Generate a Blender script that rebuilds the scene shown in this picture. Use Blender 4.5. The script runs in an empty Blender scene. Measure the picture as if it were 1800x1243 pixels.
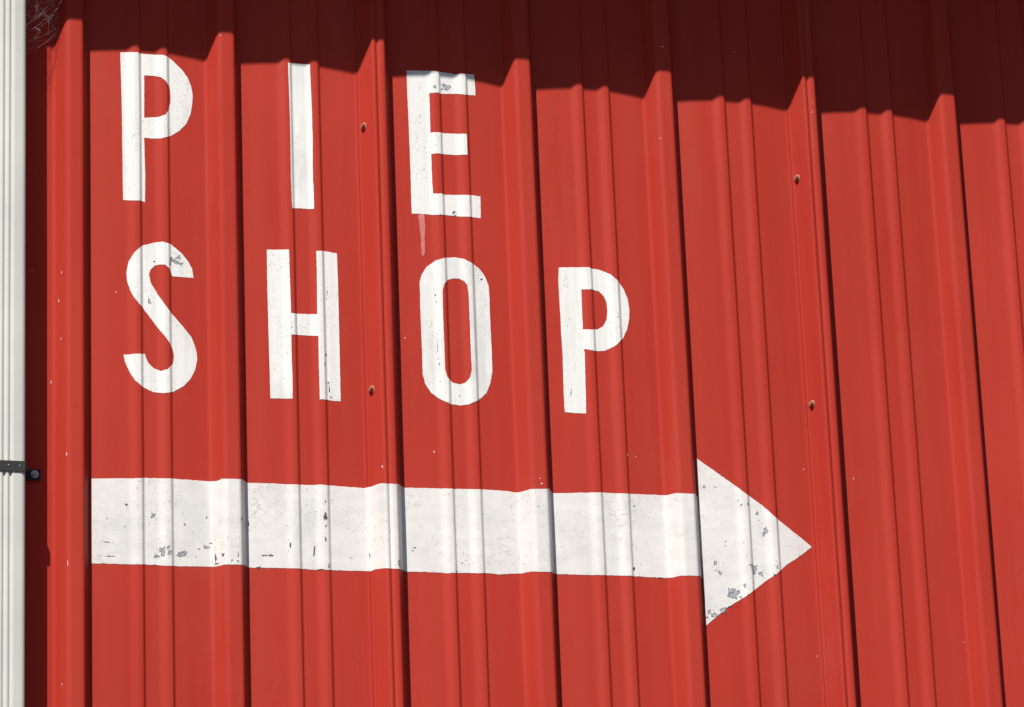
import bpy, bmesh, math, random, bisect
from mathutils import Vector, Matrix, noise, geometry

# ------------------------------------------------------------------ camera, sky, sun, exposure
scene = bpy.context.scene
CAM_POS = Vector((0.0, -7.75139, 1.55))
RT = Vector((0.9685355, -0.24607876, -0.03720509))
UP = Vector((-0.0512128, -0.34335612, 0.93780799))
FW = Vector((0.24354923, 0.90639496, 0.34515498))
cam_data = bpy.data.cameras.new('camera')
cam = bpy.data.objects.new('camera', cam_data)
scene.collection.objects.link(cam)
cam_data.sensor_width = 36.0
cam_data.lens = 151.3145
cam_data.clip_start = 0.05
cam_data.clip_end = 2000.0
m = Matrix((RT, UP, -FW)).transposed().to_4x4()
m.translation = CAM_POS
cam.matrix_world = m
scene.camera = cam

SUN_AZ = math.radians(32.5)          # to the left of the wall's normal
SUN_EL = math.atan(1.64 * math.cos(SUN_AZ))
SUN_DIR = Vector((-math.sin(SUN_AZ) * math.cos(SUN_EL), -math.cos(SUN_AZ) * math.cos(SUN_EL), math.sin(SUN_EL)))
world = bpy.data.worlds.new('World')
scene.world = world
world.use_nodes = True
wn = world.node_tree.nodes; wl = world.node_tree.links
wn.clear()
sky = wn.new('ShaderNodeTexSky'); sky.sky_type = 'NISHITA'; sky.sun_disc = False
sky.sun_elevation = SUN_EL
sky.sun_rotation = math.atan2(SUN_DIR.x, SUN_DIR.y)
sky.altitude = 200; sky.air_density = 1.0; sky.dust_density = 0.6; sky.ozone_density = 1.2
bg = wn.new('ShaderNodeBackground'); bg.inputs['Strength'].default_value = 0.056
wo = wn.new('ShaderNodeOutputWorld')
wl.new(sky.outputs[0], bg.inputs[0]); wl.new(bg.outputs[0], wo.inputs[0])
sun_data = bpy.data.lights.new('sun', 'SUN')
sun_data.energy = 5.0; sun_data.angle = math.radians(0.53); sun_data.color = (1.0, 0.955, 0.89)
sun = bpy.data.objects.new('sun', sun_data)
scene.collection.objects.link(sun)
sun.rotation_euler = (-SUN_DIR).to_track_quat('-Z', 'Y').to_euler()
sun.location = (0, -3, 9)
scene.view_settings.view_transform = 'Standard'
scene.view_settings.look = 'None'
scene.view_settings.exposure = 0.40
scene.view_settings.gamma = 1.0
scene.view_settings.use_curve_mapping = False

# ---- PROFILE (metres) ----
PITCH = 0.3048
P0 = 1.24024
OFF = {0: -.0006, 1: -.001, 2: .0039, 3: .0008, 4: -.0043, 5: -.0002, 6: .0006}
LAPS = (-4, -1, 2, 5, 8, 11, 14)
def foot_x(i):                       # where the shadow edge right of rib i lies
    return P0 + PITCH * i + OFF.get(i, 0.0)
def fillet(pts, r):
    out = [pts[0][:2]]
    for k in range(1, len(pts) - 1):
        (ax, ay), (bx, by), (cx, cy) = pts[k-1][:2], pts[k][:2], pts[k+1][:2]
        rk = pts[k][2] if len(pts[k]) > 2 else r
        la = math.hypot(ax-bx, ay-by); lc = math.hypot(cx-bx, cy-by)
        t = min(rk, la*.46, lc*.46)
        p = (bx+(ax-bx)/la*t, by+(ay-by)/la*t); q = (bx+(cx-bx)/lc*t, by+(cy-by)/lc*t)
        e = .0009                                    # keep the flats flat: hold the normal just outside the bend
        if la > 3*t: out.append((bx+(ax-bx)/la*(t+e), by+(ay-by)/la*(t+e)))
        for s in (0, .17, .33, .5, .67, .83, 1) if t > .005 else (0, .33, .67, 1):
            out.append(((1-s)**2*p[0]+2*s*(1-s)*bx+s*s*q[0], (1-s)**2*p[1]+2*s*(1-s)*by+s*s*q[1]))
        if lc > 3*t: out.append((bx+(cx-bx)/lc*(t+e), by+(cy-by)/lc*(t+e)))
    out.append(pts[-1][:2]); return out
def rib_points(i):                   # left foot, over the rib, to the right foot
    p = foot_x(i) - .0055
    if i in LAPS:
        h = .0395
        return [(p-.0660, 0, .009), (p-.0415, h, .006), (p-.0352, h-.0008), (p-.0318, h-.0048), (p-.0280, h-.0004), (p-.0165, h, .0075), (p, 0, .003)]
    h = .03175
    return [(p-.0660, 0, .006), (p-.0455, h+.0006, .008), (p-.0135, h+.0006, .006), (p, 0, .003)]
BOW = .0050
def pan_points(i):                   # between rib i and rib i+1, minor ribs included
    a = foot_x(i); s = (foot_x(i+1) - a) / PITCH
    h = BOW + .0055
    out = []
    for c in (.0905, .1470):
        out += [(a+(c-.0165)*s, BOW, .006), (a+(c-.0050)*s, h, .006), (a+(c+.0064)*s, h, .0030), (a+(c+.0106)*s, BOW, .0024)]
    out = [(a+.030*s, .0027, .025)] + out + [(a+.190*s, .0034, .025), (a+.214*s, .0018, .02)]
    return out
def run_points(i0, i1):              # sharp profile from rib i0 to rib i1, both ribs whole
    pts = []
    for i in range(i0, i1+1):
        pts += rib_points(i)
        if i < i1: pts += pan_points(i)
    return pts
FULL = fillet(run_points(-4, 14), .0042)
FX = [p[0] for p in FULL]
def depth_at(x):
    k = bisect.bisect_right(FX, x) - 1
    if k < 0 or k >= len(FULL)-1: return 0.0
    (a, da), (b, db) = FULL[k], FULL[k+1]
    return da + (db-da)*(x-a)/(b-a) if b > a else da
# ---- END PROFILE ----
# ---- outlines measured on the wall, millimetres (x along the wall, z up) ----
LETTER_P = [[(1299.8,5095.8),(1311.6,5096.6),(1325.6,5095.6),(1334.5,5096.3),(1336.0,5093.6),(1339.3,5094.9),(1342.3,5095.7),(1367.1,5095.4),(1380.4,5093.9),(1386.0,5094.0),(1390.8,5091.9),(1396.0,5091.0),(1398.4,5089.9),(1407.0,5083.5),(1422.9,5068.1),(1435.7,5050.8),(1442.2,5032.8),(1444.9,5017.6),(1444.4,4999.1),(1440.6,4974.0),(1431.7,4951.7),(1418.2,4935.1),(1399.6,4921.7),(1396.6,4920.3),(1393.0,4917.8),(1384.3,4914.6),(1378.8,4913.2),(1370.9,4914.1),(1359.6,4913.6),(1346.3,4914.3),(1346.6,4886.8),(1347.2,4859.5),(1347.8,4832.2),(1347.5,4804.6),(1346.6,4777.0),(1341.3,4778.5),(1338.2,4778.2),(1334.9,4777.2),(1326.1,4777.0),(1309.4,4778.7),(1303.6,4778.7),(1303.2,4808.6),(1303.0,4835.6),(1302.9,4862.9),(1302.7,4890.2),(1302.6,4917.7),(1302.5,4945.2),(1302.3,4972.7),(1301.7,5000.3),(1301.2,5028.0),(1300.6,5055.7),(1300.0,5083.4),(1299.9,5092.7)],[(1347.4,5048.9),(1366.5,5049.3),(1372.0,5048.0),(1380.0,5045.3),(1389.4,5037.8),(1392.5,5033.4),(1394.2,5031.6),(1396.1,5030.3),(1397.7,5028.4),(1399.9,5013.3),(1399.8,4994.8),(1395.1,4974.8),(1388.7,4965.1),(1376.6,4959.8),(1368.7,4959.9),(1346.6,4957.1),(1346.9,4984.6),(1347.1,5012.1),(1347.3,5039.7),(1347.3,5045.8)]]
LETTER_I = [[(1638.4,5095.4),(1641.5,5095.6),(1645.1,5097.0),(1648.6,5097.9),(1675.4,5097.5),(1683.8,5096.0),(1684.3,5067.0),(1684.8,5038.3),(1685.4,5010.2),(1685.7,4982.3),(1685.7,4954.5),(1685.8,4926.7),(1685.2,4899.1),(1684.7,4871.5),(1684.7,4843.9),(1685.6,4816.2),(1685.4,4788.7),(1685.4,4782.7),(1658.2,4783.7),(1648.8,4783.3),(1645.2,4782.3),(1641.3,4780.7),(1640.3,4810.0),(1639.8,4837.1),(1639.8,4864.7),(1640.0,4892.3),(1640.1,4920.0),(1640.2,4947.7),(1640.3,4975.5),(1640.0,5003.4),(1639.5,5031.1),(1639.0,5058.8),(1638.6,5086.3),(1638.5,5092.4)]]
LETTER_E = [[(1884.7,5100.2),(1914.2,5101.1),(1926.0,5101.3),(1945.5,5099.3),(1948.6,5099.2),(1952.3,5100.3),(1955.7,5100.9),(1979.4,5098.7),(1987.7,5096.9),(1996.0,5098.5),(2001.9,5098.2),(2005.2,5098.5),(2009.2,5100.2),(2012.5,5100.8),(2024.9,5101.0),(2026.4,5071.1),(2026.6,5054.9),(2010.5,5054.8),(2006.6,5053.2),(2003.3,5052.5),(1994.5,5052.9),(1983.7,5054.8),(1957.2,5053.2),(1950.2,5052.2),(1947.0,5052.7),(1938.0,5051.8),(1929.6,5052.2),(1929.6,5022.9),(1929.4,4995.0),(1929.1,4967.8),(1929.1,4964.8),(1938.5,4965.5),(1944.2,4965.3),(1947.2,4965.4),(1953.5,4966.7),(1955.9,4966.2),(1980.4,4967.1),(1991.7,4965.8),(2000.7,4965.8),(2003.8,4966.1),(2003.9,4938.8),(2004.0,4920.6),(1995.4,4920.0),(1967.6,4920.4),(1955.8,4920.3),(1949.1,4918.6),(1943.8,4919.0),(1941.3,4919.5),(1929.5,4918.1),(1929.2,4889.3),(1929.4,4860.8),(1930.6,4832.4),(1939.4,4831.7),(1945.7,4831.9),(1948.8,4831.5),(1952.5,4832.2),(1982.2,4833.5),(1995.7,4832.4),(2001.5,4832.5),(2004.6,4832.9),(2008.4,4834.4),(2011.7,4835.0),(2028.8,4833.8),(2028.6,4803.9),(2027.9,4786.5),(2013.1,4787.4),(2010.0,4787.4),(2006.1,4786.1),(1999.9,4785.5),(1991.5,4786.0),(1983.5,4787.2),(1954.3,4788.4),(1950.5,4786.7),(1947.2,4786.1),(1938.6,4785.9),(1916.9,4787.6),(1889.1,4788.2),(1886.3,4788.2),(1885.9,4816.3),(1886.1,4844.1),(1886.4,4871.9),(1886.2,4899.7),(1886.0,4927.6),(1885.8,4955.6),(1885.6,4983.6),(1885.3,5011.6),(1884.9,5039.7),(1884.6,5068.2),(1884.7,5097.0)]]
LETTER_S = [[(1442.2,4623.6),(1439.6,4643.0),(1431.2,4658.7),(1417.1,4675.4),(1399.5,4689.3),(1397.2,4690.8),(1394.0,4690.2),(1391.2,4690.4),(1381.0,4693.5),(1368.8,4693.2),(1366.2,4692.9),(1340.7,4684.3),(1333.2,4675.8),(1324.5,4667.6),(1313.5,4649.1),(1309.0,4625.3),(1310.3,4607.5),(1316.1,4589.4),(1322.5,4573.9),(1333.3,4560.1),(1337.3,4556.3),(1339.6,4555.1),(1341.4,4553.3),(1358.2,4530.6),(1373.7,4509.0),(1389.8,4486.4),(1391.5,4484.4),(1394.1,4479.7),(1396.9,4475.4),(1399.4,4470.3),(1401.7,4455.7),(1399.1,4440.9),(1388.1,4427.8),(1374.7,4423.9),(1366.7,4427.8),(1361.2,4429.9),(1351.2,4439.6),(1345.7,4452.6),(1344.1,4458.4),(1341.4,4458.2),(1335.1,4456.3),(1308.1,4455.5),(1302.4,4454.8),(1305.6,4438.8),(1313.7,4419.8),(1324.0,4401.3),(1334.2,4392.7),(1336.4,4391.3),(1360.7,4380.6),(1369.0,4380.2),(1379.5,4378.3),(1390.5,4380.0),(1393.4,4380.9),(1396.9,4382.8),(1399.8,4383.6),(1419.7,4396.7),(1434.0,4412.8),(1443.3,4431.2),(1447.6,4453.3),(1446.9,4468.0),(1443.4,4482.5),(1436.5,4499.7),(1419.2,4521.3),(1400.5,4542.2),(1396.8,4546.2),(1392.8,4549.3),(1381.1,4565.1),(1366.7,4590.8),(1357.1,4607.2),(1353.6,4624.9),(1357.3,4635.5),(1364.1,4643.4),(1374.0,4646.3),(1384.6,4645.0),(1390.9,4640.5),(1393.1,4639.2),(1397.5,4631.8),(1399.5,4623.8),(1427.9,4623.7),(1439.4,4623.7)]]
LETTER_H = [[(1589.4,4691.7),(1617.1,4693.1),(1632.9,4692.2),(1633.1,4664.4),(1633.3,4636.6),(1633.8,4609.5),(1634.2,4582.4),(1634.6,4558.1),(1640.6,4557.7),(1643.9,4558.2),(1647.7,4559.4),(1676.3,4560.0),(1686.9,4559.0),(1687.3,4589.0),(1687.7,4616.0),(1688.0,4643.1),(1688.0,4671.0),(1688.0,4692.8),(1698.5,4693.2),(1705.1,4695.2),(1730.8,4692.4),(1731.3,4662.8),(1731.7,4633.0),(1731.6,4605.8),(1731.6,4578.8),(1731.5,4548.8),(1731.5,4518.9),(1731.5,4489.0),(1731.4,4459.2),(1731.3,4429.5),(1731.2,4399.5),(1731.1,4381.5),(1712.4,4381.4),(1706.7,4382.2),(1703.6,4382.2),(1700.0,4381.3),(1697.0,4381.5),(1688.0,4381.2),(1688.1,4410.5),(1688.1,4439.9),(1688.1,4469.2),(1688.1,4498.5),(1688.1,4513.2),(1675.1,4514.6),(1649.5,4514.9),(1646.4,4514.7),(1642.7,4513.4),(1636.7,4513.1),(1633.9,4513.3),(1633.7,4484.0),(1634.0,4454.5),(1634.4,4424.9),(1634.3,4395.0),(1634.1,4380.0),(1605.0,4380.7),(1591.4,4380.8),(1591.1,4410.3),(1590.8,4439.8),(1590.4,4469.4),(1590.1,4499.2),(1589.8,4528.9),(1589.6,4558.7),(1589.4,4588.6),(1589.3,4615.7),(1589.3,4643.0),(1589.4,4670.4),(1589.4,4688.7)]]
LETTER_O = [[(1897.8,4624.7),(1897.1,4639.8),(1902.6,4658.3),(1913.0,4675.3),(1930.4,4687.6),(1944.1,4691.7),(1954.2,4696.4),(1971.9,4698.4),(1980.6,4697.4),(1988.6,4695.3),(1995.5,4690.9),(2002.8,4687.3),(2005.4,4686.4),(2008.4,4685.8),(2011.1,4684.6),(2022.5,4675.8),(2032.3,4661.3),(2039.0,4642.1),(2040.2,4614.9),(2039.7,4587.5),(2039.7,4560.3),(2040.1,4533.1),(2040.5,4506.0),(2040.4,4479.0),(2040.3,4461.0),(2035.8,4436.7),(2026.2,4413.9),(2008.8,4396.9),(2005.2,4394.3),(1989.6,4387.3),(1978.7,4385.8),(1972.9,4384.5),(1955.6,4386.2),(1952.3,4385.7),(1949.0,4385.8),(1938.9,4390.3),(1929.7,4396.1),(1913.4,4409.1),(1902.6,4426.7),(1898.1,4447.4),(1898.2,4477.3),(1898.2,4507.2),(1897.9,4534.2),(1897.5,4561.3),(1897.4,4588.4),(1897.7,4615.7),(1897.7,4621.7)],[(1942.6,4624.7),(1946.8,4638.5),(1955.7,4649.3),(1967.5,4653.3),(1979.1,4653.1),(1988.6,4647.3),(1994.1,4637.0),(1995.7,4618.8),(1995.8,4591.6),(1996.0,4564.4),(1996.1,4537.2),(1996.2,4510.1),(1996.3,4483.0),(1996.5,4459.1),(1992.7,4442.7),(1984.5,4433.1),(1971.5,4428.8),(1957.2,4432.0),(1955.2,4434.3),(1953.0,4436.1),(1950.3,4437.3),(1946.1,4441.4),(1942.3,4456.2),(1942.3,4486.1),(1942.1,4516.1),(1941.9,4543.1),(1941.9,4570.2),(1942.0,4597.4),(1942.5,4621.7)]]
LETTER_P_LOW = [[(2186.1,4690.3),(2215.6,4691.7),(2230.0,4692.1),(2238.0,4691.3),(2246.7,4691.5),(2249.8,4690.3),(2257.1,4690.7),(2271.9,4689.0),(2284.4,4683.7),(2291.3,4679.6),(2297.4,4673.3),(2304.0,4667.8),(2310.8,4662.9),(2318.9,4650.5),(2326.5,4631.2),(2328.8,4610.0),(2327.7,4588.5),(2322.7,4566.8),(2312.6,4544.7),(2295.6,4526.8),(2272.8,4515.7),(2254.8,4514.0),(2250.9,4512.8),(2245.1,4513.1),(2229.9,4516.9),(2230.9,4509.3),(2230.4,4482.1),(2229.9,4455.0),(2229.6,4428.0),(2229.0,4398.2),(2228.3,4380.7),(2205.4,4381.0),(2185.3,4382.5),(2185.2,4412.1),(2185.3,4441.9),(2185.7,4469.0),(2186.2,4496.2),(2186.0,4523.4),(2185.2,4550.6),(2185.1,4577.9),(2184.9,4605.3),(2184.5,4632.7),(2184.0,4660.2),(2185.9,4687.3)],[(2229.6,4644.0),(2238.1,4643.5),(2247.4,4643.9),(2254.9,4645.4),(2266.8,4642.7),(2276.7,4632.5),(2282.0,4619.0),(2282.5,4600.7),(2280.3,4582.4),(2272.2,4568.2),(2260.1,4560.5),(2257.0,4560.4),(2253.5,4559.5),(2249.4,4558.0),(2240.4,4557.6),(2229.4,4558.5),(2229.6,4585.6),(2229.7,4612.6),(2229.6,4640.9)]]
ARROW_SHAFT = [[(1239.4,4200.0),(1269.1,4201.0),(1298.9,4202.2),(1317.6,4202.4),(1330.7,4201.9),(1336.4,4202.6),(1339.7,4203.8),(1342.7,4204.3),(1370.2,4205.2),(1383.2,4204.1),(1391.5,4204.3),(1398.0,4206.0),(1426.2,4205.6),(1454.5,4205.5),(1471.3,4205.5),(1473.7,4205.4),(1482.1,4202.3),(1488.6,4203.8),(1493.4,4202.2),(1495.9,4201.7),(1521.6,4201.6),(1524.8,4202.2),(1529.2,4205.0),(1533.9,4207.2),(1538.3,4208.8),(1541.0,4207.4),(1543.5,4205.7),(1571.1,4205.8),(1598.8,4205.4),(1623.4,4204.5),(1633.9,4203.3),(1639.5,4203.2),(1642.5,4203.7),(1646.0,4205.0),(1674.3,4206.1),(1698.6,4205.0),(1705.4,4206.5),(1733.9,4205.8),(1762.6,4205.5),(1774.1,4205.5),(1782.2,4206.9),(1799.4,4207.1),(1805.8,4203.8),(1808.3,4203.3),(1811.3,4203.4),(1814.8,4204.2),(1817.7,4204.4),(1820.2,4203.7),(1828.8,4203.6),(1832.1,4204.3),(1838.1,4208.8),(1843.9,4211.8),(1848.7,4213.3),(1851.4,4211.8),(1853.9,4209.9),(1881.9,4209.9),(1910.0,4210.1),(1929.4,4209.8),(1940.0,4208.8),(1948.7,4209.0),(1952.4,4210.1),(1955.8,4210.8),(1982.0,4211.3),(1995.3,4209.9),(2004.0,4210.0),(2011.1,4211.8),(2039.6,4212.0),(2062.3,4211.7),(2081.8,4210.2),(2084.9,4210.4),(2101.9,4209.2),(2106.7,4208.4),(2132.5,4209.7),(2135.8,4210.3),(2141.7,4214.3),(2147.4,4216.8),(2150.9,4216.4),(2154.8,4211.9),(2183.5,4213.2),(2212.4,4214.7),(2229.5,4215.3),(2242.8,4214.4),(2248.6,4214.7),(2252.1,4215.3),(2256.0,4216.5),(2284.9,4216.1),(2298.2,4214.5),(2304.0,4214.5),(2307.4,4215.0),(2311.4,4216.3),(2340.8,4217.0),(2370.2,4217.8),(2381.9,4218.1),(2399.4,4215.1),(2401.4,4214.1),(2406.1,4212.9),(2432.2,4212.8),(2435.6,4213.3),(2443.8,4219.0),(2448.8,4221.1),(2450.6,4219.7),(2451.9,4217.7),(2451.9,4188.3),(2451.9,4158.8),(2451.9,4129.5),(2451.8,4100.2),(2451.8,4071.0),(2451.8,4047.6),(2450.2,4050.6),(2446.8,4051.7),(2436.8,4044.3),(2433.3,4043.5),(2407.9,4042.7),(2388.9,4045.5),(2384.7,4046.8),(2379.4,4046.9),(2370.4,4045.9),(2340.5,4046.1),(2310.6,4046.2),(2306.5,4045.0),(2294.7,4044.9),(2281.5,4046.2),(2255.1,4045.6),(2251.0,4044.2),(2239.3,4044.0),(2226.1,4045.2),(2198.1,4045.4),(2170.1,4045.6),(2153.4,4045.7),(2150.4,4047.4),(2143.8,4044.7),(2136.8,4039.8),(2133.5,4039.1),(2108.3,4038.7),(2103.3,4039.5),(2097.3,4042.1),(2087.0,4043.7),(2079.5,4044.0),(2050.4,4040.8),(2039.0,4039.5),(2013.0,4040.5),(2010.0,4040.4),(2006.2,4039.1),(1997.3,4038.4),(1978.5,4039.3),(1955.6,4038.3),(1948.6,4036.5),(1937.2,4036.2),(1921.3,4037.8),(1892.9,4038.8),(1864.9,4038.7),(1853.8,4038.8),(1851.4,4040.0),(1848.8,4040.9),(1844.3,4039.2),(1838.6,4036.0),(1832.7,4031.8),(1829.4,4031.1),(1821.3,4031.3),(1816.6,4032.4),(1813.3,4031.7),(1810.4,4031.4),(1807.7,4031.6),(1805.4,4032.2),(1803.4,4033.2),(1788.9,4037.8),(1784.6,4037.1),(1782.2,4036.3),(1776.9,4036.7),(1748.2,4035.6),(1719.7,4035.0),(1705.4,4034.6),(1698.6,4032.9),(1684.8,4033.1),(1657.5,4034.5),(1649.0,4034.7),(1646.0,4034.4),(1642.5,4033.4),(1633.9,4033.4),(1615.4,4035.0),(1587.6,4034.6),(1559.9,4034.2),(1543.0,4034.5),(1538.6,4037.0),(1535.0,4035.9),(1531.0,4034.3),(1526.2,4030.7),(1522.9,4029.7),(1496.1,4028.8),(1476.2,4031.5),(1474.0,4032.4),(1468.8,4033.0),(1440.7,4031.7),(1412.6,4030.5),(1398.6,4029.9),(1392.2,4028.3),(1381.2,4028.5),(1368.1,4030.1),(1343.3,4030.5),(1340.4,4030.3),(1337.0,4029.3),(1331.3,4028.7),(1320.6,4029.2),(1307.5,4030.2),(1280.2,4030.1),(1250.2,4030.1),(1239.3,4030.1),(1239.3,4058.2),(1239.3,4086.5),(1239.3,4114.7),(1239.4,4143.1),(1239.4,4171.5),(1239.4,4197.2)]]
ARROW_HEAD = [[(2454.3,4298.7),(2477.2,4281.9),(2500.2,4265.3),(2523.1,4248.7),(2531.9,4241.5),(2544.1,4230.0),(2550.9,4225.0),(2553.4,4223.7),(2556.8,4223.2),(2559.5,4222.0),(2582.3,4206.1),(2584.5,4204.5),(2594.7,4193.6),(2601.5,4185.3),(2605.1,4181.4),(2609.7,4177.9),(2615.9,4176.0),(2638.5,4158.3),(2660.6,4142.2),(2684.0,4123.7),(2662.2,4106.2),(2638.5,4090.0),(2628.0,4083.0),(2605.9,4062.8),(2603.8,4060.9),(2585.8,4049.8),(2563.9,4032.6),(2542.8,4015.7),(2519.1,4001.7),(2499.1,3989.4),(2478.2,3971.6),(2457.5,3953.9),(2455.2,3951.9),(2455.0,3980.9),(2454.9,4009.9),(2454.7,4039.0),(2454.2,4068.4),(2453.5,4097.9),(2453.0,4127.6),(2453.1,4157.2),(2453.6,4186.9),(2454.2,4216.7),(2454.3,4246.0),(2454.3,4275.2),(2454.3,4295.7)]]
DRIP = [[(1899.2,4786.9),(1910.7,4787.4),(1912.2,4759.3),(1910.3,4734.7),(1910.3,4707.2),(1910.3,4704.2),(1906.6,4696.7),(1903.4,4702.7),(1903.3,4731.4),(1901.5,4758.8),(1899.4,4783.7)]]
CHIPS = [(1400.4,4658.3,9.9,9.4,'g'),(1411.8,4664.0,9.9,8.2,'g'),(1407.1,4654.0,14.3,8.2,'g'),(1416.2,4651.2,8.8,5.8,'g'),(1395.4,4649.9,5.5,7.0,'d'),(1353.9,4568.3,5.5,10.5,'g'),(1364.2,4652.4,4.4,4.7,'d'),(1940.2,5065.5,5.5,7.0,'g'),(1966.5,5068.0,15.4,11.7,'g'),(1956.9,5063.3,4.4,5.8,'d'),(1908.1,4987.6,1.7,3.5,'d'),(1909.1,5000.2,1.3,7.0,'d'),(1971.6,4794.6,7.7,5.8,'d'),(1974.9,4788.6,6.6,2.9,'d'),(1943.1,4785.7,4.4,2.3,'d'),(1709.0,4608.3,1.8,10.5,'d'),(1707.5,4594.9,1.5,5.8,'d'),(1702.7,4475.5,5.5,4.7,'d'),(1706.9,4418.3,3.3,5.8,'d'),(1708.9,4405.4,2.4,17.5,'d'),(1712.0,4387.9,3.3,4.7,'d'),(1699.9,4455.3,1.5,14.0,'d'),(2024.3,4654.9,5.5,4.7,'d'),(2018.7,4663.0,2.2,2.3,'d'),(1928.2,4614.7,3.3,4.7,'d'),(1928.9,4601.3,2.2,3.5,'d'),(1929.2,4504.8,1.3,21.1,'d'),(1931.3,4468.7,1.5,10.5,'d'),(1931.8,4432.8,2.6,2.8,'d'),(1971.3,4404.7,2.2,3.5,'d'),(2010.2,4397.1,3.3,7.0,'d'),(1994.9,4388.7,3.3,2.3,'d'),(2302.4,4588.3,2.2,5.8,'d'),(2286.5,4552.4,2.2,2.3,'d'),(2198.3,4565.6,2.2,2.3,'d'),(2200.3,4424.3,1.3,16.4,'d'),(1306.0,4149.4,5.5,5.8,'d'),(1358.0,4129.8,7.7,8.2,'g'),(1419.3,4114.6,3.3,5.8,'d'),(1303.6,4105.9,3.3,2.3,'d'),(1268.8,4121.0,4.4,1.8,'d'),(1544.4,4122.3,3.3,14.0,'d'),(1462.2,4131.2,3.3,5.8,'d'),(1525.4,4122.3,3.3,7.0,'d'),(1364.1,4047.9,9.9,7.0,'g'),(1376.2,4056.6,6.6,23.4,'g'),(1371.1,4061.6,4.4,9.4,'g'),(1388.2,4054.0,7.7,10.5,'g'),(1385.7,4065.3,6.6,5.8,'g'),(1412.0,4053.5,14.3,10.5,'g'),(1418.7,4058.5,8.8,7.0,'g'),(1460.9,4072.0,12.1,5.8,'g'),(1446.7,4067.1,4.4,3.5,'d'),(1470.4,4079.9,6.6,2.3,'d'),(1477.5,4048.3,2.9,21.1,'d'),(1479.1,4036.2,7.7,3.5,'d'),(1488.6,4048.9,4.4,7.0,'d'),(1504.8,4037.1,4.4,4.7,'d'),(1515.8,4036.5,4.4,4.7,'d'),(1517.1,4050.2,1.7,16.4,'d'),(1440.9,4050.7,2.8,2.9,'d'),(1359.9,4030.6,4.4,3.5,'d'),(1272.8,4044.8,19.8,1.8,'d'),(1268.6,4073.1,13.2,2.3,'d'),(1575.2,4059.1,13.2,3.5,'d'),(1586.2,4059.9,9.9,4.7,'d'),(1624.1,4081.3,3.7,12.9,'d'),(1671.7,4072.4,3.5,23.4,'d'),(1693.4,4094.9,4.4,10.5,'d'),(1694.3,4140.6,7.7,18.7,'d'),(1695.0,4171.9,3.3,5.8,'d'),(1694.4,4120.9,3.3,7.0,'d'),(1831.1,4044.3,6.6,12.9,'g'),(1698.7,4040.6,3.3,10.5,'d'),(1561.6,4034.3,8.8,4.7,'d'),(1681.9,4034.0,9.9,3.5,'d'),(1855.5,4035.1,5.5,5.8,'d'),(1872.0,4087.7,5.5,3.5,'d'),(1866.9,4081.5,3.3,3.5,'d'),(1745.2,4061.0,5.5,1.8,'d'),(1781.5,4068.4,2.2,10.5,'d'),(1952.9,4040.7,4.4,3.5,'d'),(1965.2,4059.0,5.5,1.8,'d'),(2311.4,4061.5,5.0,10.5,'d'),(2326.1,4070.7,2.8,2.3,'d'),(2365.1,4046.0,11.0,2.3,'d'),(2319.1,4191.4,4.4,2.3,'d'),(2466.4,4239.5,5.5,5.8,'g'),(2488.9,4238.9,4.4,2.3,'d'),(2538.8,4202.2,4.4,4.7,'d'),(2533.6,4212.2,2.2,4.7,'d'),(2572.9,4188.3,5.5,7.0,'g'),(2553.5,4205.0,4.4,5.8,'d'),(2574.3,4172.9,2.2,3.5,'d'),(2587.1,4150.7,8.8,17.5,'g'),(2480.9,4080.6,5.5,10.5,'g'),(2488.4,4061.3,6.6,9.4,'g'),(2480.6,4065.8,3.3,2.9,'d'),(2558.8,4070.5,13.2,19.9,'g'),(2572.4,4061.6,8.8,8.2,'g'),(2537.0,4035.2,5.5,8.2,'g'),(2515.2,4017.8,22.0,19.9,'g'),(2528.3,4011.7,4.4,4.7,'d'),(2472.1,3973.2,14.3,8.2,'g'),(2463.3,3980.0,6.6,10.5,'g'),(2489.9,3983.4,12.1,10.5,'g'),(2505.3,3991.4,8.8,4.7,'d'),(2495.3,3978.3,5.5,3.5,'d'),(2458.1,3968.3,5.5,5.8,'g'),(2542.3,4015.5,4.4,3.5,'d'),(2503.6,4126.5,3.3,3.5,'d'),(2503.1,4117.0,4.4,1.8,'d'),(2605.8,4075.4,2.8,10.5,'d'),(2657.4,4103.6,4.4,3.5,'d'),(2600.2,4058.8,6.6,3.5,'d')]
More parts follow.
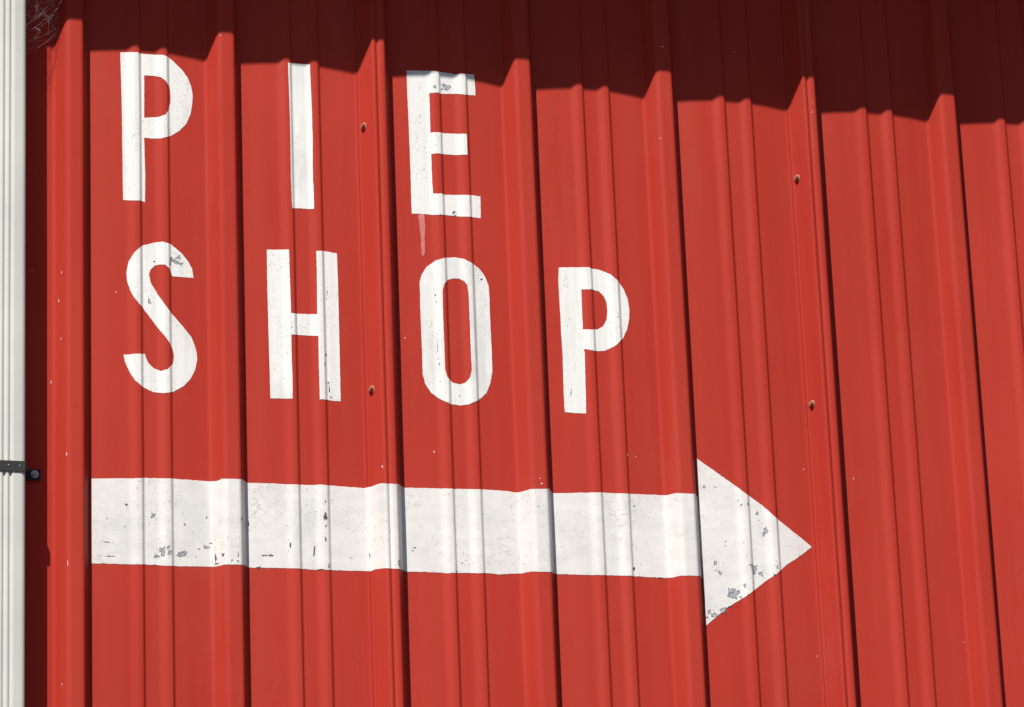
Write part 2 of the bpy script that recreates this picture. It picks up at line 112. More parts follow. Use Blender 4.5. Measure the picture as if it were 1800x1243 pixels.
FLECKS = [(1915.8,4286.0,3.9,5.8),(1803.8,4239.9,2.8,9.4),(1804.0,4230.4,1.7,2.3),(2309.8,4297.3,2.2,10.5),(2326.7,4295.2,3.3,2.9),(2120.6,4230.9,5.5,2.3),(2123.7,4220.5,5.5,4.7),(2129.6,4225.5,3.3,1.8),(2677.2,4286.5,2.2,5.3),(2781.2,4272.0,2.2,5.8),(2990.5,3937.6,2.8,2.9),(2680.2,3897.0,1.8,5.8),(2694.5,3824.5,1.7,3.5),(1187.3,4237.8,2.2,10.5),(1189.0,4019.1,2.2,12.9),(1175.1,4557.0,2.0,9.4),(1179.6,4613.6,2.0,5.8),(1178.6,4476.3,2.0,7.0),(1179.7,3784.5,1.8,5.8),(1161.6,4392.2,2.2,10.5),(1288.8,4585.3,2.8,4.7),(1497.1,5136.2,3.9,3.5),(1124.1,4619.5,1.8,5.8),(2699.2,4405.2,1.7,1.8),(1865.1,4522.3,4.4,3.5),(2419.1,5180.4,7.7,3.5),(2584.7,5193.4,2.8,2.9),(2390.1,5180.3,2.2,2.3),(2405.4,4975.7,2.8,2.9),(2397.6,5056.1,1.7,3.5),(3016.3,3873.0,2.2,2.3),(3016.6,3833.1,2.2,2.3),(2002.0,4528.9,2.2,2.3),(2734.9,5086.6,1.7,2.3),(2734.3,5075.2,1.7,4.7),(2732.3,5053.3,1.3,7.0),(1785.5,5046.9,2.2,2.3),(1785.8,4923.8,1.7,1.8),(1173.5,5013.8,2.0,2.6),(1182.5,4857.4,1.7,2.9),(1296.2,5114.9,1.7,2.3),(1406.7,4830.2,2.2,2.3),(1422.8,4834.1,2.2,2.3),(1370.0,4809.2,2.2,2.3),(2107.5,4474.1,1.8,2.3),(2133.2,4365.4,1.8,1.9),(2010.1,4394.7,2.2,2.3),(1274.0,4283.3,2.2,2.3),(2206.0,3872.5,1.7,1.8),(2099.9,3899.2,2.2,2.3),(2402.8,3962.3,1.7,1.8),(3033.2,4793.3,1.7,2.3),(2695.9,4805.4,2.2,1.8),(2655.5,4610.1,1.7,1.8),(3010.8,4415.3,1.7,2.3)]
# ------------------------------------------------------------------ helpers
random.seed(7)
COL = scene.collection
def link(name, mesh, mat, parent=None):
    o = bpy.data.objects.new(name, mesh); COL.objects.link(o)
    if mat: mesh.materials.append(mat)
    if parent: o.parent = parent
    return o
def from_bm(name, bm, mat, parent=None, smooth=False):
    me = bpy.data.meshes.new(name); bm.to_mesh(me); bm.free()
    if smooth:
        for p in me.polygons: p.use_smooth = True
    return link(name, me, mat, parent)
def empty(name, loc=(0, 0, 0)):
    o = bpy.data.objects.new(name, None); COL.objects.link(o); o.location = loc
    o.empty_display_size = .1
    return o
def tag(o, label=None, category=None, group=None, kind=None):
    if label: o['label'] = label
    if category: o['category'] = category
    if group: o['group'] = group
    if kind: o['kind'] = kind
    return o
def box(bm, x0, x1, y0, y1, z0, z1, shear=None):
    r = bmesh.ops.create_cube(bm, size=1.0)['verts']
    for v in r:
        v.co = Vector((x0 + (v.co.x + .5) * (x1 - x0), y0 + (v.co.y + .5) * (y1 - y0), z0 + (v.co.z + .5) * (z1 - z0)))
        if shear: v.co.z += shear(v.co.x)
    return r

class NT:
    """small node-tree writer"""
    def __init__(s, name):
        s.mat = bpy.data.materials.new(name); s.mat.use_nodes = True
        s.t = s.mat.node_tree; s.b = s.t.nodes['Principled BSDF']
        s.co = s.n('ShaderNodeTexCoord').outputs['Object']
    def n(s, kind, **kw):
        d = s.t.nodes.new(kind)
        for k, v in kw.items():
            if k.startswith('i_'):
                key = k[2:].replace('_', ' ')
                d.inputs[int(key) if key.isdigit() else key].default_value = v
            else: setattr(d, k, v)
        return d
    def l(s, a, b): s.t.links.new(a, b)
    def mapped(s, scale, loc=(0, 0, 0)):
        d = s.n('ShaderNodeMapping'); d.inputs['Scale'].default_value = scale; d.inputs['Location'].default_value = loc
        s.l(s.co, d.inputs['Vector']); return d.outputs[0]
    def noise(s, scale, detail=3, rough=.55, vec=None):
        d = s.n('ShaderNodeTexNoise', i_Scale=scale, i_Detail=detail, i_Roughness=rough)
        s.l(vec if vec is not None else s.co, d.inputs['Vector']); return d.outputs['Fac']
    def ramp(s, fac, lo, hi, a=0.0, b=1.0):
        d = s.n('ShaderNodeMapRange'); d.clamp = True
        d.inputs[1].default_value = lo; d.inputs[2].default_value = hi; d.inputs[3].default_value = a; d.inputs[4].default_value = b
        s.l(fac, d.inputs[0]); return d.outputs[0]
    def math(s, op, a, b):
        d = s.n('ShaderNodeMath', operation=op)
        for i, v in enumerate((a, b)):
            if isinstance(v, (int, float)): d.inputs[i].default_value = v
            else: s.l(v, d.inputs[i])
        return d.outputs[0]
    def mix(s, fac, a, b, mode='MIX'):
        d = s.n('ShaderNodeMix', data_type='RGBA', blend_type=mode)
        for sock, v in ((d.inputs[0], fac), (d.inputs[6], a), (d.inputs[7], b)):
            if isinstance(v, (int, float)): sock.default_value = v
            elif isinstance(v, tuple): sock.default_value = v + (1.0,) if len(v) == 3 else v
            else: s.l(v, sock)
        return d.outputs[2]
    def bump(s, h, strength, dist, prev=None):
        d = s.n('ShaderNodeBump', i_Strength=strength, i_Distance=dist)
        s.l(h, d.inputs['Height'])
        if prev is not None: s.l(prev, d.inputs['Normal'])
        return d.outputs[0]
    def done(s, color=None, rough=None, normal=None, spec=.5, metallic=0.0):
        for k, v in (('Base Color', color), ('Roughness', rough), ('Normal', normal)):
            if v is None: continue
            if isinstance(v, (int, float)): s.b.inputs[k].default_value = v
            elif isinstance(v, tuple): s.b.inputs[k].default_value = v + (1.0,)
            else: s.l(v, s.b.inputs[k])
        s.b.inputs['Specular IOR Level'].default_value = spec
        s.b.inputs['Metallic'].default_value = metallic
        return s.mat

def plain(name, color, rough=.6, spec=.5, metallic=0.0, var=.15, scale=30):
    t = NT(name); n = t.noise(scale, 4)
    c = t.mix(t.ramp(n, .3, .7), tuple(v * (1 - var) for v in color), tuple(min(1, v * (1 + var)) for v in color))
    return t.done(c, rough, None, spec, metallic)

def red_paint():
    t = NT('red sheet paint')
    big = t.ramp(t.noise(1.3, 4), .3, .7)                                    # chalking in broad patches
    streak = t.ramp(t.noise(1, 5, .6, t.mapped((22, 22, .9))), .35, .7)      # faint rain streaks
    c = t.mix(big, RED_A, RED_B)
    c = t.mix(t.math('MULTIPLY', streak, .34), c, RED_C)
    fine = t.ramp(t.noise(260, 2, .5), .35, .65)
    c = t.mix(t.math('MULTIPLY', fine, .10), c, (.30, .018, .014))
    # pale dust specks and pin holes
    v = t.n('ShaderNodeTexVoronoi', i_Scale=70.0, i_Randomness=1.0); t.l(t.co, v.inputs['Vector'])
    few = t.ramp(t.noise(9, 3), .66, .72)
    speck = t.math('MULTIPLY', t.ramp(v.outputs['Distance'], .07, .04), few)
    c = t.mix(t.math('MULTIPLY', speck, .14), c, (.72, .42, .36))
    v2 = t.n('ShaderNodeTexVoronoi', i_Scale=44.0); t.l(t.mapped((1, 1, 1), (3.1, 1.7, .4)), v2.inputs['Vector'])
    few2 = t.ramp(t.noise(5, 3, .5, t.mapped((1, 1, 1), (9, 2, 4))), .63, .70)
    c = t.mix(t.math('MULTIPLY', t.math('MULTIPLY', t.ramp(v2.outputs['Distance'], .06, .03), few2), .6), c, (.10, .012, .012))
    smudge = t.ramp(t.noise(4.5, 6, .68, t.mapped((1, 1, .45), (2, 6, 1))), .56, .74)       # dull dusty smears
    c = t.mix(t.math('MULTIPLY', smudge, .30), c, (.36, .075, .055))
    nrm = t.bump(t.noise(900, 2), .05, .0004)
    nrm = t.bump(t.noise(1, 3, .5, t.mapped((30, 30, 6))), .10, .0012, nrm)
    r = t.ramp(t.noise(3.5, 4), .3, .7, .52, .62)
    return t.done(c, r, nrm, .09)

def white_paint(name, brush, tone, dirt_amt, cracks):
    t = NT(name)
    b = t.noise(1, 6, .62, t.mapped(brush))                                   # brush strokes
    c = t.mix(t.ramp(b, .32, .68), tuple(v * .88 for v in tone), tone)
    thin = t.ramp(t.noise(7, 5, .6), .55, .75)                                # thinner coat, a little red shows
    c = t.mix(t.math('MULTIPLY', thin, .16), c, (.70, .52, .49))
    worn = t.ramp(t.noise(5.5, 6, .7, t.mapped((1.6, 1.6, .7), (3, 1, 5))), .52, .68)      # rubbed, greyed areas
    c = t.mix(t.math('MULTIPLY', worn, .60), c, (.55, .55, .55))
    zone = t.ramp(t.noise(10, 4, .6), .43, .60)
    grit = t.ramp(t.noise(330, 3, .7, t.mapped((1, 1, .7))), .60, .67)
    c = t.mix(t.math('MULTIPLY', t.math('MULTIPLY', grit, zone), dirt_amt), c, (.20, .17, .15))
    zone2 = t.ramp(t.noise(5, 4, .6, t.mapped((1, 1, .5), (4, 7, 2))), .44, .62)
    grit2 = t.ramp(t.noise(1, 4, .7, t.mapped((260, 260, 60))), .60, .72)
    c = t.mix(t.math('MULTIPLY', t.math('MULTIPLY', grit2, zone2), dirt_amt * .85), c, (.36, .33, .31))
    h = b
    if cracks:
        v = t.n('ShaderNodeTexVoronoi', i_Scale=42.0, feature='DISTANCE_TO_EDGE')
        d = t.n('ShaderNodeTexNoise', i_Scale=30.0, i_Detail=3.0); t.l(t.co, d.inputs['Vector'])
        w = t.n('ShaderNodeMix', data_type='VECTOR'); w.inputs[0].default_value = .04
        t.l(t.mapped((1, 1, 1.5)), w.inputs[4]); t.l(d.outputs['Color'], w.inputs[5]); t.l(w.outputs[1], v.inputs['Vector'])
        where = t.ramp(t.noise(8, 4, .6, t.mapped((1, 1, 1), (1, 5, 8))), .54, .64)
        cr = t.math('MULTIPLY', t.ramp(v.outputs['Distance'], .030, .010), where)
        c = t.mix(t.math('MULTIPLY', cr, .55), c, (.34, .30, .28))
    nrm = t.bump(h, .35, .0009)
    nrm = t.bump(t.noise(420, 3, .6), .25, .0004, nrm)
    return t.done(c, .62, nrm, .4)

RED_A = (.372, .0290, .0185); RED_B = (.445, .0395, .0250); RED_C = (.47, .062, .040)
M_RED = red_paint()
M_LETTER = white_paint('white letter paint', (110, 110, 4), (.80, .79, .765), .9, False)
M_ARROW = white_paint('white arrow paint', (16, 16, 42), (.755, .73, .705), .9, True)
M_DRIP = plain('thin pink paint run', (.56, .17, .155), .6, .3, 0, .12, 120)
M_CHIP = plain('grey primer', (.34, .36, .40), .7, .3, 0, .25, 160)
M_CHIP_RIM = plain('dark chips and rim shade', (.10, .09, .10), .8, .2, 0, .3, 200)  # dark chips, and the shadow line painted round grey spots
M_FLECK = plain('white paint fleck', (.70, .52, .47), .7, .3, 0, .1, 200)
M_SOFFIT = plain('dark red trim paint', (.16, .02, .018), .6, .4, 0, .1, 6)
M_INNER = plain('dark sheathing', (.05, .04, .035), .9, .2, 0, .2, 8)
M_CONCRETE = plain('grey concrete', (.30, .29, .27), .9, .3, 0, .2, 12)
M_SCREW = plain('weathered painted screw', (.33, .115, .06), .6, .4, 0, .35, 500)
M_WASHER = plain('faded screw washer', (.40, .14, .09), .7, .3, 0, .3, 400)
M_BLACK = plain('black coated strap', (.009, .0095, .011), .65, .5, 0, .3, 60)
M_STEEL = plain('galvanised bolt', (.42, .44, .46), .42, .5, .7, .3, 300)
M_WEB = plain('spider silk', (.50, .48, .46), .6, .4, 0, .05, 50)

def downspout_paint():
    t = NT('white downspout enamel')
    c = t.mix(t.ramp(t.noise(6, 4), .3, .7), (.52, .525, .49), (.60, .60, .55))
    st = t.ramp(t.noise(1, 5, .6, t.mapped((160, 160, 3))), .45, .75)
    c = t.mix(t.math('MULTIPLY', st, .30), c, (.60, .57, .44))
    g = t.math('MULTIPLY', t.ramp(t.noise(420, 2, .6), .66, .70), t.ramp(t.noise(14, 3), .42, .62))
    c = t.mix(t.math('MULTIPLY', g, .55), c, (.28, .25, .20))
    return t.done(c, .45, t.bump(t.noise(300, 2), .06, .0004), .5)
M_SPOUT = downspout_paint()

def asphalt():
    t = NT('asphalt yard')
    c = t.mix(t.ramp(t.noise(120, 4), .35, .65), (.045, .044, .043), (.085, .083, .08))
    c = t.mix(t.math('MULTIPLY', t.ramp(t.noise(.7, 4), .45, .7), .4), c, (.11, .105, .098))
    return t.done(c, .9, t.bump(t.noise(160, 4), .4, .006), .3)

# ------------------------------------------------------------------ the ground
bm = bmesh.new()
bmesh.ops.create_grid(bm, x_segments=40, y_segments=40, size=600)
tag(from_bm('ground', bm, asphalt()), kind='structure')

# unseen wooded rise, added behind the viewer to block the low sky
bm = bmesh.new(); rows = []
for j, (rad, hh) in enumerate(((38, -.5), (46, 5.5), (56, 11), (70, 15), (95, 18), (150, -2))):
    row = []
    for k in range(73):
        a = math.radians(178 + 184 * k / 72)
        fade = min(1, min(k, 72 - k) / 10)
        q = Vector((math.cos(a) * 5, math.sin(a) * 5, j * .7))
        h = hh if hh < 0 else hh * fade * (1 + .25 * noise.noise(q)) - .4
        row.append(bm.verts.new((math.cos(a) * rad, math.sin(a) * rad - 4, h)))
    rows.append(row)
for r0, r1 in zip(rows[:-1], rows[1:]):
    for k in range(72): bm.faces.new((r0[k], r1[k], r1[k + 1], r0[k + 1]))
tag(from_bm('sky_blocker_hills', bm, plain('sky blocker green', (.045, .06, .025), .95, .2, 0, .4, .6), None, True), kind='structure')

# ------------------------------------------------------------------ the building's red wall
building = empty('metal_building', (0, 0, 0))
tag(building, 'red ribbed metal wall painted PIE SHOP above a white arrow', 'building')

Z_BASE, Z_TOP = 0.28, 5.66
X_LEFT, X_RIGHT = foot_x(-4) - .0655, foot_x(14)

def ripple(x, z):                    # slight unevenness of the thin sheet
    return .0015 * (noise.noise(Vector((x * 2.3, 3.1, z * 1.1))) + .5 * noise.noise(Vector((x * 6, 8.2, z * 2.6))))
def surf(x, z): return depth_at(x) + ripple(x, z)

def zrows():
    zs = [Z_BASE]
    while zs[-1] < 3.55: zs.append(zs[-1] + .109)
    while zs[-1] < Z_TOP - .05: zs.append(zs[-1] + .04)
    zs.append(Z_TOP); return zs
ZS = zrows()
THICK = .0007
def make_panel(i0, i1):
    """one 36-inch sheet: its left edge overlaps the lap rib i0, its right edge is tucked under the sheet at lap rib i1"""
    a = rib_points(i0)[0][0] - .0012
    b = rib_points(i1)[0][0] - .0004
    prof = [(x, d) for x, d in FULL if a < x < b]
    prof = [(a, .0012), (a + .0011, .0012)] + prof + [(b, 0)]
    # tucked tongue under the next sheet
    prof += [(x, d - .0022) for x, d in [q[:2] for q in rib_points(i1)[1:3]]]
    verts, faces = [], []
    n = len(prof)
    for z in ZS:
        for x, d in prof: verts.append((x, -(d + ripple(x, z)), z))
    off = len(verts)
    for z in ZS:
        for x, d in prof: verts.append((x, -(d + ripple(x, z)) + THICK, z))
    for r in range(len(ZS) - 1):
        for k in range(n - 1):
            q = r * n + k
            faces.append((q, q + 1, q + 1 + n, q + n))
            faces.append((off + q, off + q + n, off + q + 1 + n, off + q + 1))
    for r in range(len(ZS) - 1):                       # cut edges left and right
        q = r * n; faces.append((q, q + n, off + q + n, off + q))
        q = r * n + n - 1; faces.append((q, off + q, off + q + n, q + n))
    for k in range(n - 1):                             # bottom and top edges
        faces.append((k, off + k, off + k + 1, k + 1))
        q = (len(ZS) - 1) * n + k; faces.append((q, q + 1, off + q + 1, off + q))
    me = bpy.data.meshes.new('wall_panel'); me.from_pydata(verts, [], faces)
    nf = (len(ZS) - 1) * (n - 1) * 2
    for i, p in enumerate(me.polygons): p.use_smooth = i < nf
    me.update()
    # crisp cut edges
    cnt = {}
    for i, p in enumerate(me.polygons):
        for ek in p.edge_keys: cnt.setdefault(ek, []).append(i)
    for e in me.edges:
        fs = cnt.get(tuple(sorted(e.vertices)), [])
        e.use_edge_sharp = any(f >= nf for f in fs)
    return link('wall_panel', me, M_RED, building)
laps = list(LAPS)
for i0, i1 in zip(laps[:-1], laps[1:]):
    make_panel(i0, i1)

bm = bmesh.new(); box(bm, X_LEFT + .01, X_RIGHT - .09, .012, .16, .0, Z_TOP + .02)
from_bm('inner_wall', bm, M_INNER, building)
bm = bmesh.new(); box(bm, X_LEFT - .03, X_RIGHT + .05, -.045, .17, -.3, .27)
bmesh.ops.bevel(bm, geom=bm.edges[:], offset=.008, segments=2, affect='EDGES')
from_bm('foundation', bm, M_CONCRETE, building)
for xa, xb in ((X_LEFT - .075, X_LEFT + .035), (X_RIGHT - .10, X_RIGHT + .02)):      # folded corner trims
    bm = bmesh.new(); box(bm, xa, xb, -.043, .2, Z_BASE, Z_TOP)
    bmesh.ops.bevel(bm, geom=bm.edges[:], offset=.004, segments=2, affect='EDGES')
    from_bm('corner_trim', bm, M_RED, building)

# the eave that throws the shadow along the top of the sign
OVER = .30
def eave_edge(x): return 1.55 + 3.539 - .0165 * (x - 1.24) + 1.64 * OVER
sh = lambda x: eave_edge(x)
bm = bmesh.new(); box(bm, X_LEFT - .3, X_RIGHT + .3, -OVER, -OVER + .022, 0, .15, sh)
from_bm('fascia', bm, M_SOFFIT, building)
bm = bmesh.new(); box(bm, X_LEFT - .3, X_RIGHT + .3, -OVER + .024, .14, .030, .045, sh)
from_bm('soffit', bm, M_SOFFIT, building)
bm = bmesh.new()
x = X_LEFT - .3
prev = None
while x < X_RIGHT + .3:                               # ribbed roof sheet, rising towards the back
    for dx, h in ((0, 0), (.23, 0), (.25, .03), (.285, .03)):
        za = eave_edge(x + dx) + .16 + h
        cur = [bm.verts.new((x + dx, -OVER - .04, za)), bm.verts.new((x + dx, 4.5, za + .9)),
               bm.verts.new((x + dx, -OVER - .04, za - .004)), bm.verts.new((x + dx, 4.5, za + .896))]
        if prev:
            bm.faces.new((prev[0], cur[0], cur[1], prev[1])); bm.faces.new((prev[2], prev[3], cur[3], cur[2]))
            bm.faces.new((prev[2], cur[2], cur[0], prev[0]))
        prev = cur
    x += PITCH
from_bm('roof_sheet', bm, M_SOFFIT, building)

# ------------------------------------------------------------------ hand-painted lettering: a thin skin of paint lying on the ribbed sheet
LIFT = .00045
def paint_skin(name, loops, mat, parent, lift=LIFT, ragged=.00035, seed=0, skirt=True):
    bm = bmesh.new(); flat = []; segs = []
    for lp in loops:
        pts = []
        n = len(lp)
        for i in range(n):                           # resample so that the brushed edge can wander a little
            ax, az = lp[i]; bx, bz = lp[(i + 1) % n]
            L = math.hypot(bx - ax, bz - az); k = max(1, int(L / 2.2))
            for s in range(k): pts.append(((ax + (bx - ax) * s / k) / 1000, (az + (bz - az) * s / k) / 1000))
        st = len(flat)
        for px, pz in pts:
            q = Vector((px * 120 + seed * 7, pz * 120, seed))
            f = Vector((px * 420, pz * 420, seed + 5))
            px += ragged * (1.3 * noise.noise(q) + .8 * noise.noise(f)); pz += ragged * (1.6 * noise.noise(q + Vector((31, 5, 2))) + .9 * noise.noise(f + Vector((9, 3, 1))))
            flat.append(Vector((px, pz)))
        for i in range(len(pts)): segs.append((st + i, st + (i + 1) % len(pts)))
    cv, ce, cf = geometry.delaunay_2d_cdt(flat, segs, [], 1, 1e-7)[:3]
    def inside(f):
        x = sum(cv[i].x for i in f) / len(f); z = sum(cv[i].y for i in f) / len(f); c = False
        for a, b in segs:
            p, q = flat[a], flat[b]
            if (p.y > z) != (q.y > z) and x < p.x + (q.x - p.x) * (z - p.y) / (q.y - p.y): c = not c
        return c
    cf = [f for f in cf if inside(f)]
    vs = [bm.verts.new((p.x, 0, p.y)) for p in cv]
    for f in cf: bm.faces.new([vs[i] for i in f])
    x0 = min(v.co.x for v in bm.verts); x1 = max(v.co.x for v in bm.verts)
    z0 = min(v.co.z for v in bm.verts); z1 = max(v.co.z for v in bm.verts)
    for fx in FX:
        if x0 < fx < x1:
            bmesh.ops.bisect_plane(bm, geom=bm.verts[:] + bm.edges[:] + bm.faces[:], plane_co=(fx, 0, 0), plane_no=(1, 0, 0), dist=1e-6)
    for z in ZS:
        if z0 < z < z1:
            bmesh.ops.bisect_plane(bm, geom=bm.verts[:] + bm.edges[:] + bm.faces[:], plane_co=(0, 0, z), plane_no=(0, 0, 1), dist=1e-6)
    for f in bm.faces:
        f.smooth = True
        f.normal_update()
        if f.normal.y > 0: f.normal_flip()
    for v in bm.verts: v.co.y = -(surf(v.co.x, v.co.z) + lift)
    if skirt:
        be = [e for e in bm.edges if len(e.link_faces) == 1]
        r = bmesh.ops.extrude_edge_only(bm, edges=be)['geom']
        for g in r:
            if isinstance(g, bmesh.types.BMVert): g.co.y += lift + .0002
            elif isinstance(g, bmesh.types.BMFace): g.smooth = False
        for e in be: e.smooth = False
    bm.normal_update()
    return from_bm(name, bm, mat, parent)

letters = [
    (LETTER_P, 'white painted letter P beginning the word PIE', 1), (LETTER_I, 'white painted letter I, a single upright bar', 2),
    (LETTER_E, 'white painted letter E with its top edge in shade', 3), (LETTER_S, 'white painted letter S beginning the word SHOP', 4),
    (LETTER_H, 'white painted letter H', 5), (LETTER_O, 'white painted letter O, a tall narrow ring', 6),
    (LETTER_P_LOW, 'white painted letter P ending the word SHOP', 7)]
for loops, label, sd in letters:
    tag(paint_skin('painted_letter', loops, M_LETTER, building, seed=sd), label)
tag(paint_skin('paint_run', DRIP, M_DRIP, building, ragged=.0009, seed=9), 'thin pink run of paint below the letter E')
arrow = paint_skin('painted_arrow', ARROW_SHAFT, M_ARROW, building, ragged=.0005, seed=11)
tag(arrow, 'long white painted arrow shaft with flaking lower edge')
tag(paint_skin('arrow_head', ARROW_HEAD, M_ARROW, arrow, ragged=.0004, seed=12), 'white painted triangle pointing right')

# flaked spots: bare grey primer with edge shadow painted as a dark rim, dark chips, and stray flecks of white on the red
def blob(bm, cx, cz, w, h, lift, rnd, jag=.45, n=None):
    n = n or (11 + int(max(w, h) * 700))
    a0 = rnd.random() * 6.28; skew = (rnd.random() - .5) * 1.1; lobes = rnd.choice((2, 3, 3, 4)); ph = rnd.random() * 6.28
    ctr = bm.verts.new((cx, -(surf(cx, cz) + lift), cz)); ring = []
    for k in range(n):
        a = a0 + 6.2832 * k / n
        rr = (1 - jag * rnd.random()) * (1 - .38 * (.5 + .5 * math.sin(lobes * a + ph)))
        x = cx + math.cos(a) * w * .56 * rr + skew * math.sin(a) * min(w, h) * .5 * rr; z = cz + math.sin(a) * h * .56 * rr
        ring.append((x, z))
    vs = [bm.verts.new((x, -(surf(x, z) + lift), z)) for x, z in ring]
    for k in range(n): bm.faces.new((ctr, vs[k], vs[(k + 1) % n]))
    return ring
rnd = random.Random(3)
rim, grey = bmesh.new(), bmesh.new()
for cx, cz, w, h, kind in CHIPS:
    cx, cz, w, h = cx / 1000, cz / 1000, w / 1000, h / 1000
    if kind == 'g': w *= 1.3; h *= 1.25
    else: w *= 1.12; h *= 1.12
    big = max(w, h)
    parts = 1 if big < .006 else 2
    for k in range(parts):
        ox = 0 if k == 0 else (rnd.random() - .5) * w * .7; oz = 0 if k == 0 else (rnd.random() - .5) * h * .7
        s = 1.0 if k == 0 else .55
        st = rnd.getstate()
        blob(rim, cx + ox, cz + oz, w * s * 1.02, h * s * 1.02, LIFT + .00018, rnd)
        if kind == 'g':
            rnd.setstate(st)
            blob(grey, cx + ox + .0004, cz + oz - .0005, max(w * s - .0022, w * s * .55), max(h * s - .0022, h * s * .55), LIFT + .00034, rnd)
    for k in range(int(big * 300)):                # crumbs round the spot
        a = rnd.random() * 6.28; q = .6 + rnd.random() * .6
        blob(rim, cx + math.cos(a) * w * q, cz + math.sin(a) * h * q, .0011 + rnd.random() * .0012, .0011 + rnd.random() * .0016, LIFT + .00018, rnd, .4, 5)
tag(from_bm('dark_chips_and_rim_shade', rim, M_CHIP_RIM, building), kind='stuff')
tag(from_bm('bare_primer_spots', grey, M_CHIP, building), kind='stuff')
fl = bmesh.new()
for cx, cz, w, h in FLECKS:
    if w * h < 7.5: continue
    blob(fl, cx / 1000, cz / 1000, w / 1000, h / 1000, .0003, rnd, .5)
tag(from_bm('paint_flecks', fl, M_FLECK, building), kind='stuff')

# ------------------------------------------------------------------ stitch screws through the lap ribs
def lathe(bm, prof, seg, M):
    rings = []
    for r, h in prof:
        rings.append([bm.verts.new(M @ Vector((r * math.cos(6.2832 * k / seg), r * math.sin(6.2832 * k / seg), h))) for k in range(seg)])
    for a, b in zip(rings[:-1], rings[1:]):
        for k in range(seg): bm.faces.new((a[k], a[(k + 1) % seg], b[(k + 1) % seg], b[k]))
    bm.faces.new(rings[-1])
def make_screw(x, z, turn):
    e = .002
    t = Vector((2 * e, -(surf(x + e, z) - surf(x - e, z)), 0)).normalized()
    nrm = Vector((t.y, -t.x, 0))
    if nrm.y > 0: nrm = -nrm
    nrm = (nrm + Vector((.25, -.25, .04))).normalized()      # driven a little askew
    base = Vector((x, -surf(x, z), z))
    M = Matrix.Translation(base) @ nrm.to_track_quat('Z', 'Y').to_matrix().to_4x4() @ Matrix.Rotation(turn, 4, 'Z')
    bm = bmesh.new(); lathe(bm, [(.0036, .0012), (.0040, .0030), (.0040, .0072), (.0033, .0080), (.0018, .0080), (.0014, .0070)], 6, M)
    s = from_bm('screw', bm, M_SCREW, building)
    bm = bmesh.new(); lathe(bm, [(.0074, -.003), (.0076, .0008), (.0070, .0018), (.0042, .0030), (.0036, .0030)], 20, M)
    w = from_bm('washer', bm, M_WASHER, s)
    return s
for k, (sx, sz) in enumerate(((1.7909, 4.9665), (1.7920, 4.4058), (2.7005, 4.9148), (2.7006, 4.4226))):
    make_screw(sx, sz, .3 + k * .7)

# ------------------------------------------------------------------ the white downspout at the left
spout = empty('downspout', (1.048, -.04, 0))
tag(spout, 'white fluted metal downspout with a black strap, left of the letters', 'downspout')
def spout_section():
    xr, xl, yf, yb, r = 1.1000, .9980, -.0940, -.0400, .0095
    pts = []
    for k in range(5): a = math.pi / 2 * k / 4; pts.append((xr - r + r * math.cos(a), yb - r + r * math.sin(a)))      # back right
    for k in range(5): a = math.pi / 2 + math.pi / 2 * k / 4; pts.append((xl + r + r * math.cos(a), yb - r + r * math.sin(a)))
    for k in range(5): a = math.pi + math.pi / 2 * k / 4; pts.append((xl + r + r * math.cos(a), yf + r + r * math.sin(a)))
    g0, g1, wv = xl + .0215, xr - .0215, .0118        # flutes across the front
    x = g0; k = 0
    nfl = int(round((g1 - g0) / wv)); wv = (g1 - g0) / nfl
    for k in range(nfl):
        for s, d in ((0, 0), (.10, .0006), (.22, .0026), (.36, .0036), (.50, .0026), (.64, .0007), (.78, -.0004)):
            pts.append((g0 + (k + s) * wv, yf + d))
    pts.append((g1, yf))
    for k in range(5): a = 1.5 * math.pi + math.pi / 2 * k / 4; pts.append((xr - r + r * math.cos(a), yf + r + r * math.sin(a)))
    return pts
sec = spout_section()
bm = bmesh.new(); rows = []
path = [(0.10, -.19), (0.16, -.16), (0.24, -.085), (0.33, -.02), (0.40, 0)] + [(.40 + .05 * k, 0) for k in range(1, 105)] + [(5.63, 0)]
for z, dy in path:
    wob = .0006 * noise.noise(Vector((1, 2, z * 1.7)))
    rows.append([bm.verts.new((x + wob - spout.location.x, y + dy - spout.location.y, z)) for x, y in sec])
for a, b in zip(rows[:-1], rows[1:]):
    n = len(a)
    for k in range(n): bm.faces.new((a[k], a[(k + 1) % n], b[(k + 1) % n], b[k]))
bmesh.ops.recalc_face_normals(bm, faces=bm.faces[:])
from_bm('pipe', bm, M_SPOUT, spout, True)
# black strap round the pipe, its ear bolted to the wall
ZSTR, SH, TH = 4.1860, .0205, .0022
ox, oy = spout.location.x, spout.location.y
bm = bmesh.new()
xr, xl, yf = 1.1000 + TH, .9980 - TH, -.0940 - TH
y_ear = -.0105
outer = [(xl - .040, y_ear), (xl, y_ear), (xl, yf + .004), (xl + .004, yf), (xr - .004, yf), (xr, yf + .004), (xr, y_ear), (1.1400, y_ear)]
inner = [(xl - .040, y_ear + TH), (xl + TH, y_ear + TH), (xl + TH, yf + .005), (xl + .005, yf + TH), (xr - .005, yf + TH), (xr - TH, yf + .005), (xr - TH, y_ear + TH), (1.1400, y_ear + TH)]
hw = [.011, .011, SH / 2, SH / 2, SH / 2, SH / 2, .0105, .0112]
zc = [.011, .009, 0, 0, 0, 0, .011, .0140]
ring = [[bm.verts.new((p[0] - ox, p[1] - oy, ZSTR + zc[k] + s * hw[k])) for s in (-1, 1)] + [bm.verts.new((q[0] - ox, q[1] - oy, ZSTR + zc[k] + s * hw[k])) for s in (1, -1)] for k, (p, q) in enumerate(zip(outer, inner))]
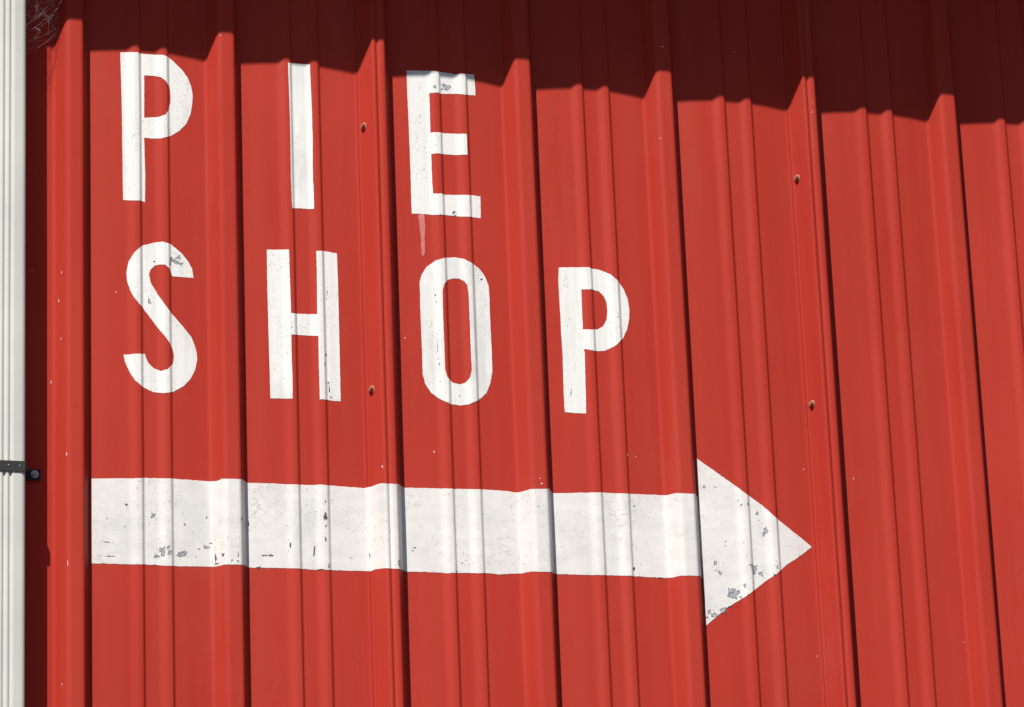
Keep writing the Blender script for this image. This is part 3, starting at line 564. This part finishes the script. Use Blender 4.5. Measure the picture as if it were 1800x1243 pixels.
for a, b in zip(ring[:-1], ring[1:]):
    for k in range(4): bm.faces.new((a[k], a[(k + 1) % 4], b[(k + 1) % 4], b[k]))
bm.faces.new(ring[0]); bm.faces.new(ring[-1][::-1])
bmesh.ops.recalc_face_normals(bm, faces=bm.faces[:])
strap = from_bm('strap', bm, M_BLACK, spout)
for bx in (1.1290,):
    B = Matrix.Translation((bx - ox, y_ear - oy, 4.2000)) @ Matrix.Rotation(math.pi / 2, 4, 'X')
    bm = bmesh.new(); lathe(bm, [(.0076, -.0005), (.0078, .0016), (.0072, .0022), (.0050, .0022)], 20, B)
    lathe(bm, [(.0046, .0022), (.0046, .0066), (.0040, .0074), (.0022, .0074), (.0018, .0068)], 6, B)
    from_bm('bolt', bm, M_STEEL, strap)
for bx in (1.0670, 1.0883):                            # small bright rivets on the band
    bm = bmesh.new(); lathe(bm, [(.0013, 0), (.0011, .0007), (.0005, .001)], 8, Matrix.Translation((bx - ox, yf - oy, ZSTR + .001)) @ Matrix.Rotation(math.pi / 2, 4, 'X'))
    from_bm('rivet', bm, M_STEEL, strap)

# ------------------------------------------------------------------ cobweb between downspout and first rib
rw = random.Random(21)
bm = bmesh.new()
def thread(a, b, r, sag=0.0, n=5):
    prev = None
    ax = (b - a).normalized(); u = ax.orthogonal().normalized(); v = ax.cross(u)
    for k in range(n + 1):
        s = k / n; c = a.lerp(b, s) + Vector((0, 0, -sag * 4 * s * (1 - s)))
        cur = [bm.verts.new(c + u * r * math.cos(t) + v * r * math.sin(t)) for t in (0, 2.094, 4.189)]
        if prev:
            for i in range(3): bm.faces.new((prev[i], prev[(i + 1) % 3], cur[(i + 1) % 3], cur[i]))
        prev = cur
def web_pt():
    while True:
        u, w = rw.random(), rw.random()
        x = 1.1010 + u * .080; z = 5.055 + w * .18
        lim = 5.062 + max(0, (x - 1.104)) * 1.15
        if z > lim and rw.random() < .25 + .9 * (z - 5.06) / .15:
            return Vector((x, -.012 - rw.random() * .055, z))
nodes = [web_pt() for _ in range(130)]
for a in nodes:
    near = sorted(nodes, key=lambda b: (b - a).length)[1:4]
    for b in near:
        if rw.random() < .62: thread(a, b, .00008 + .00010 * rw.random() ** 2, .0012 * rw.random(), 3)
for k in range(26):
    a = Vector((1.0975, -.05 - .04 * rw.random(), 5.07 + .16 * rw.random())); b = Vector((1.176, -.012 - .012 * rw.random(), 5.11 + .12 * rw.random()))
    thread(a, b, .00008 + .00006 * rw.random(), .006 * rw.random(), 6)
for a, b in (((1.1000, -.06, 5.064), (1.172, -.012, 5.120)), ((1.1005, -.06, 5.050), (1.176, -.014, 5.132)), ((1.0990, -.06, 5.075), (1.113, -.02, 5.150))):
    thread(Vector(a), Vector(b), .00013, .006, 8)
tag(from_bm('cobweb', bm, M_WEB), 'tangled grey cobweb between the downspout and the first rib', 'cobweb')
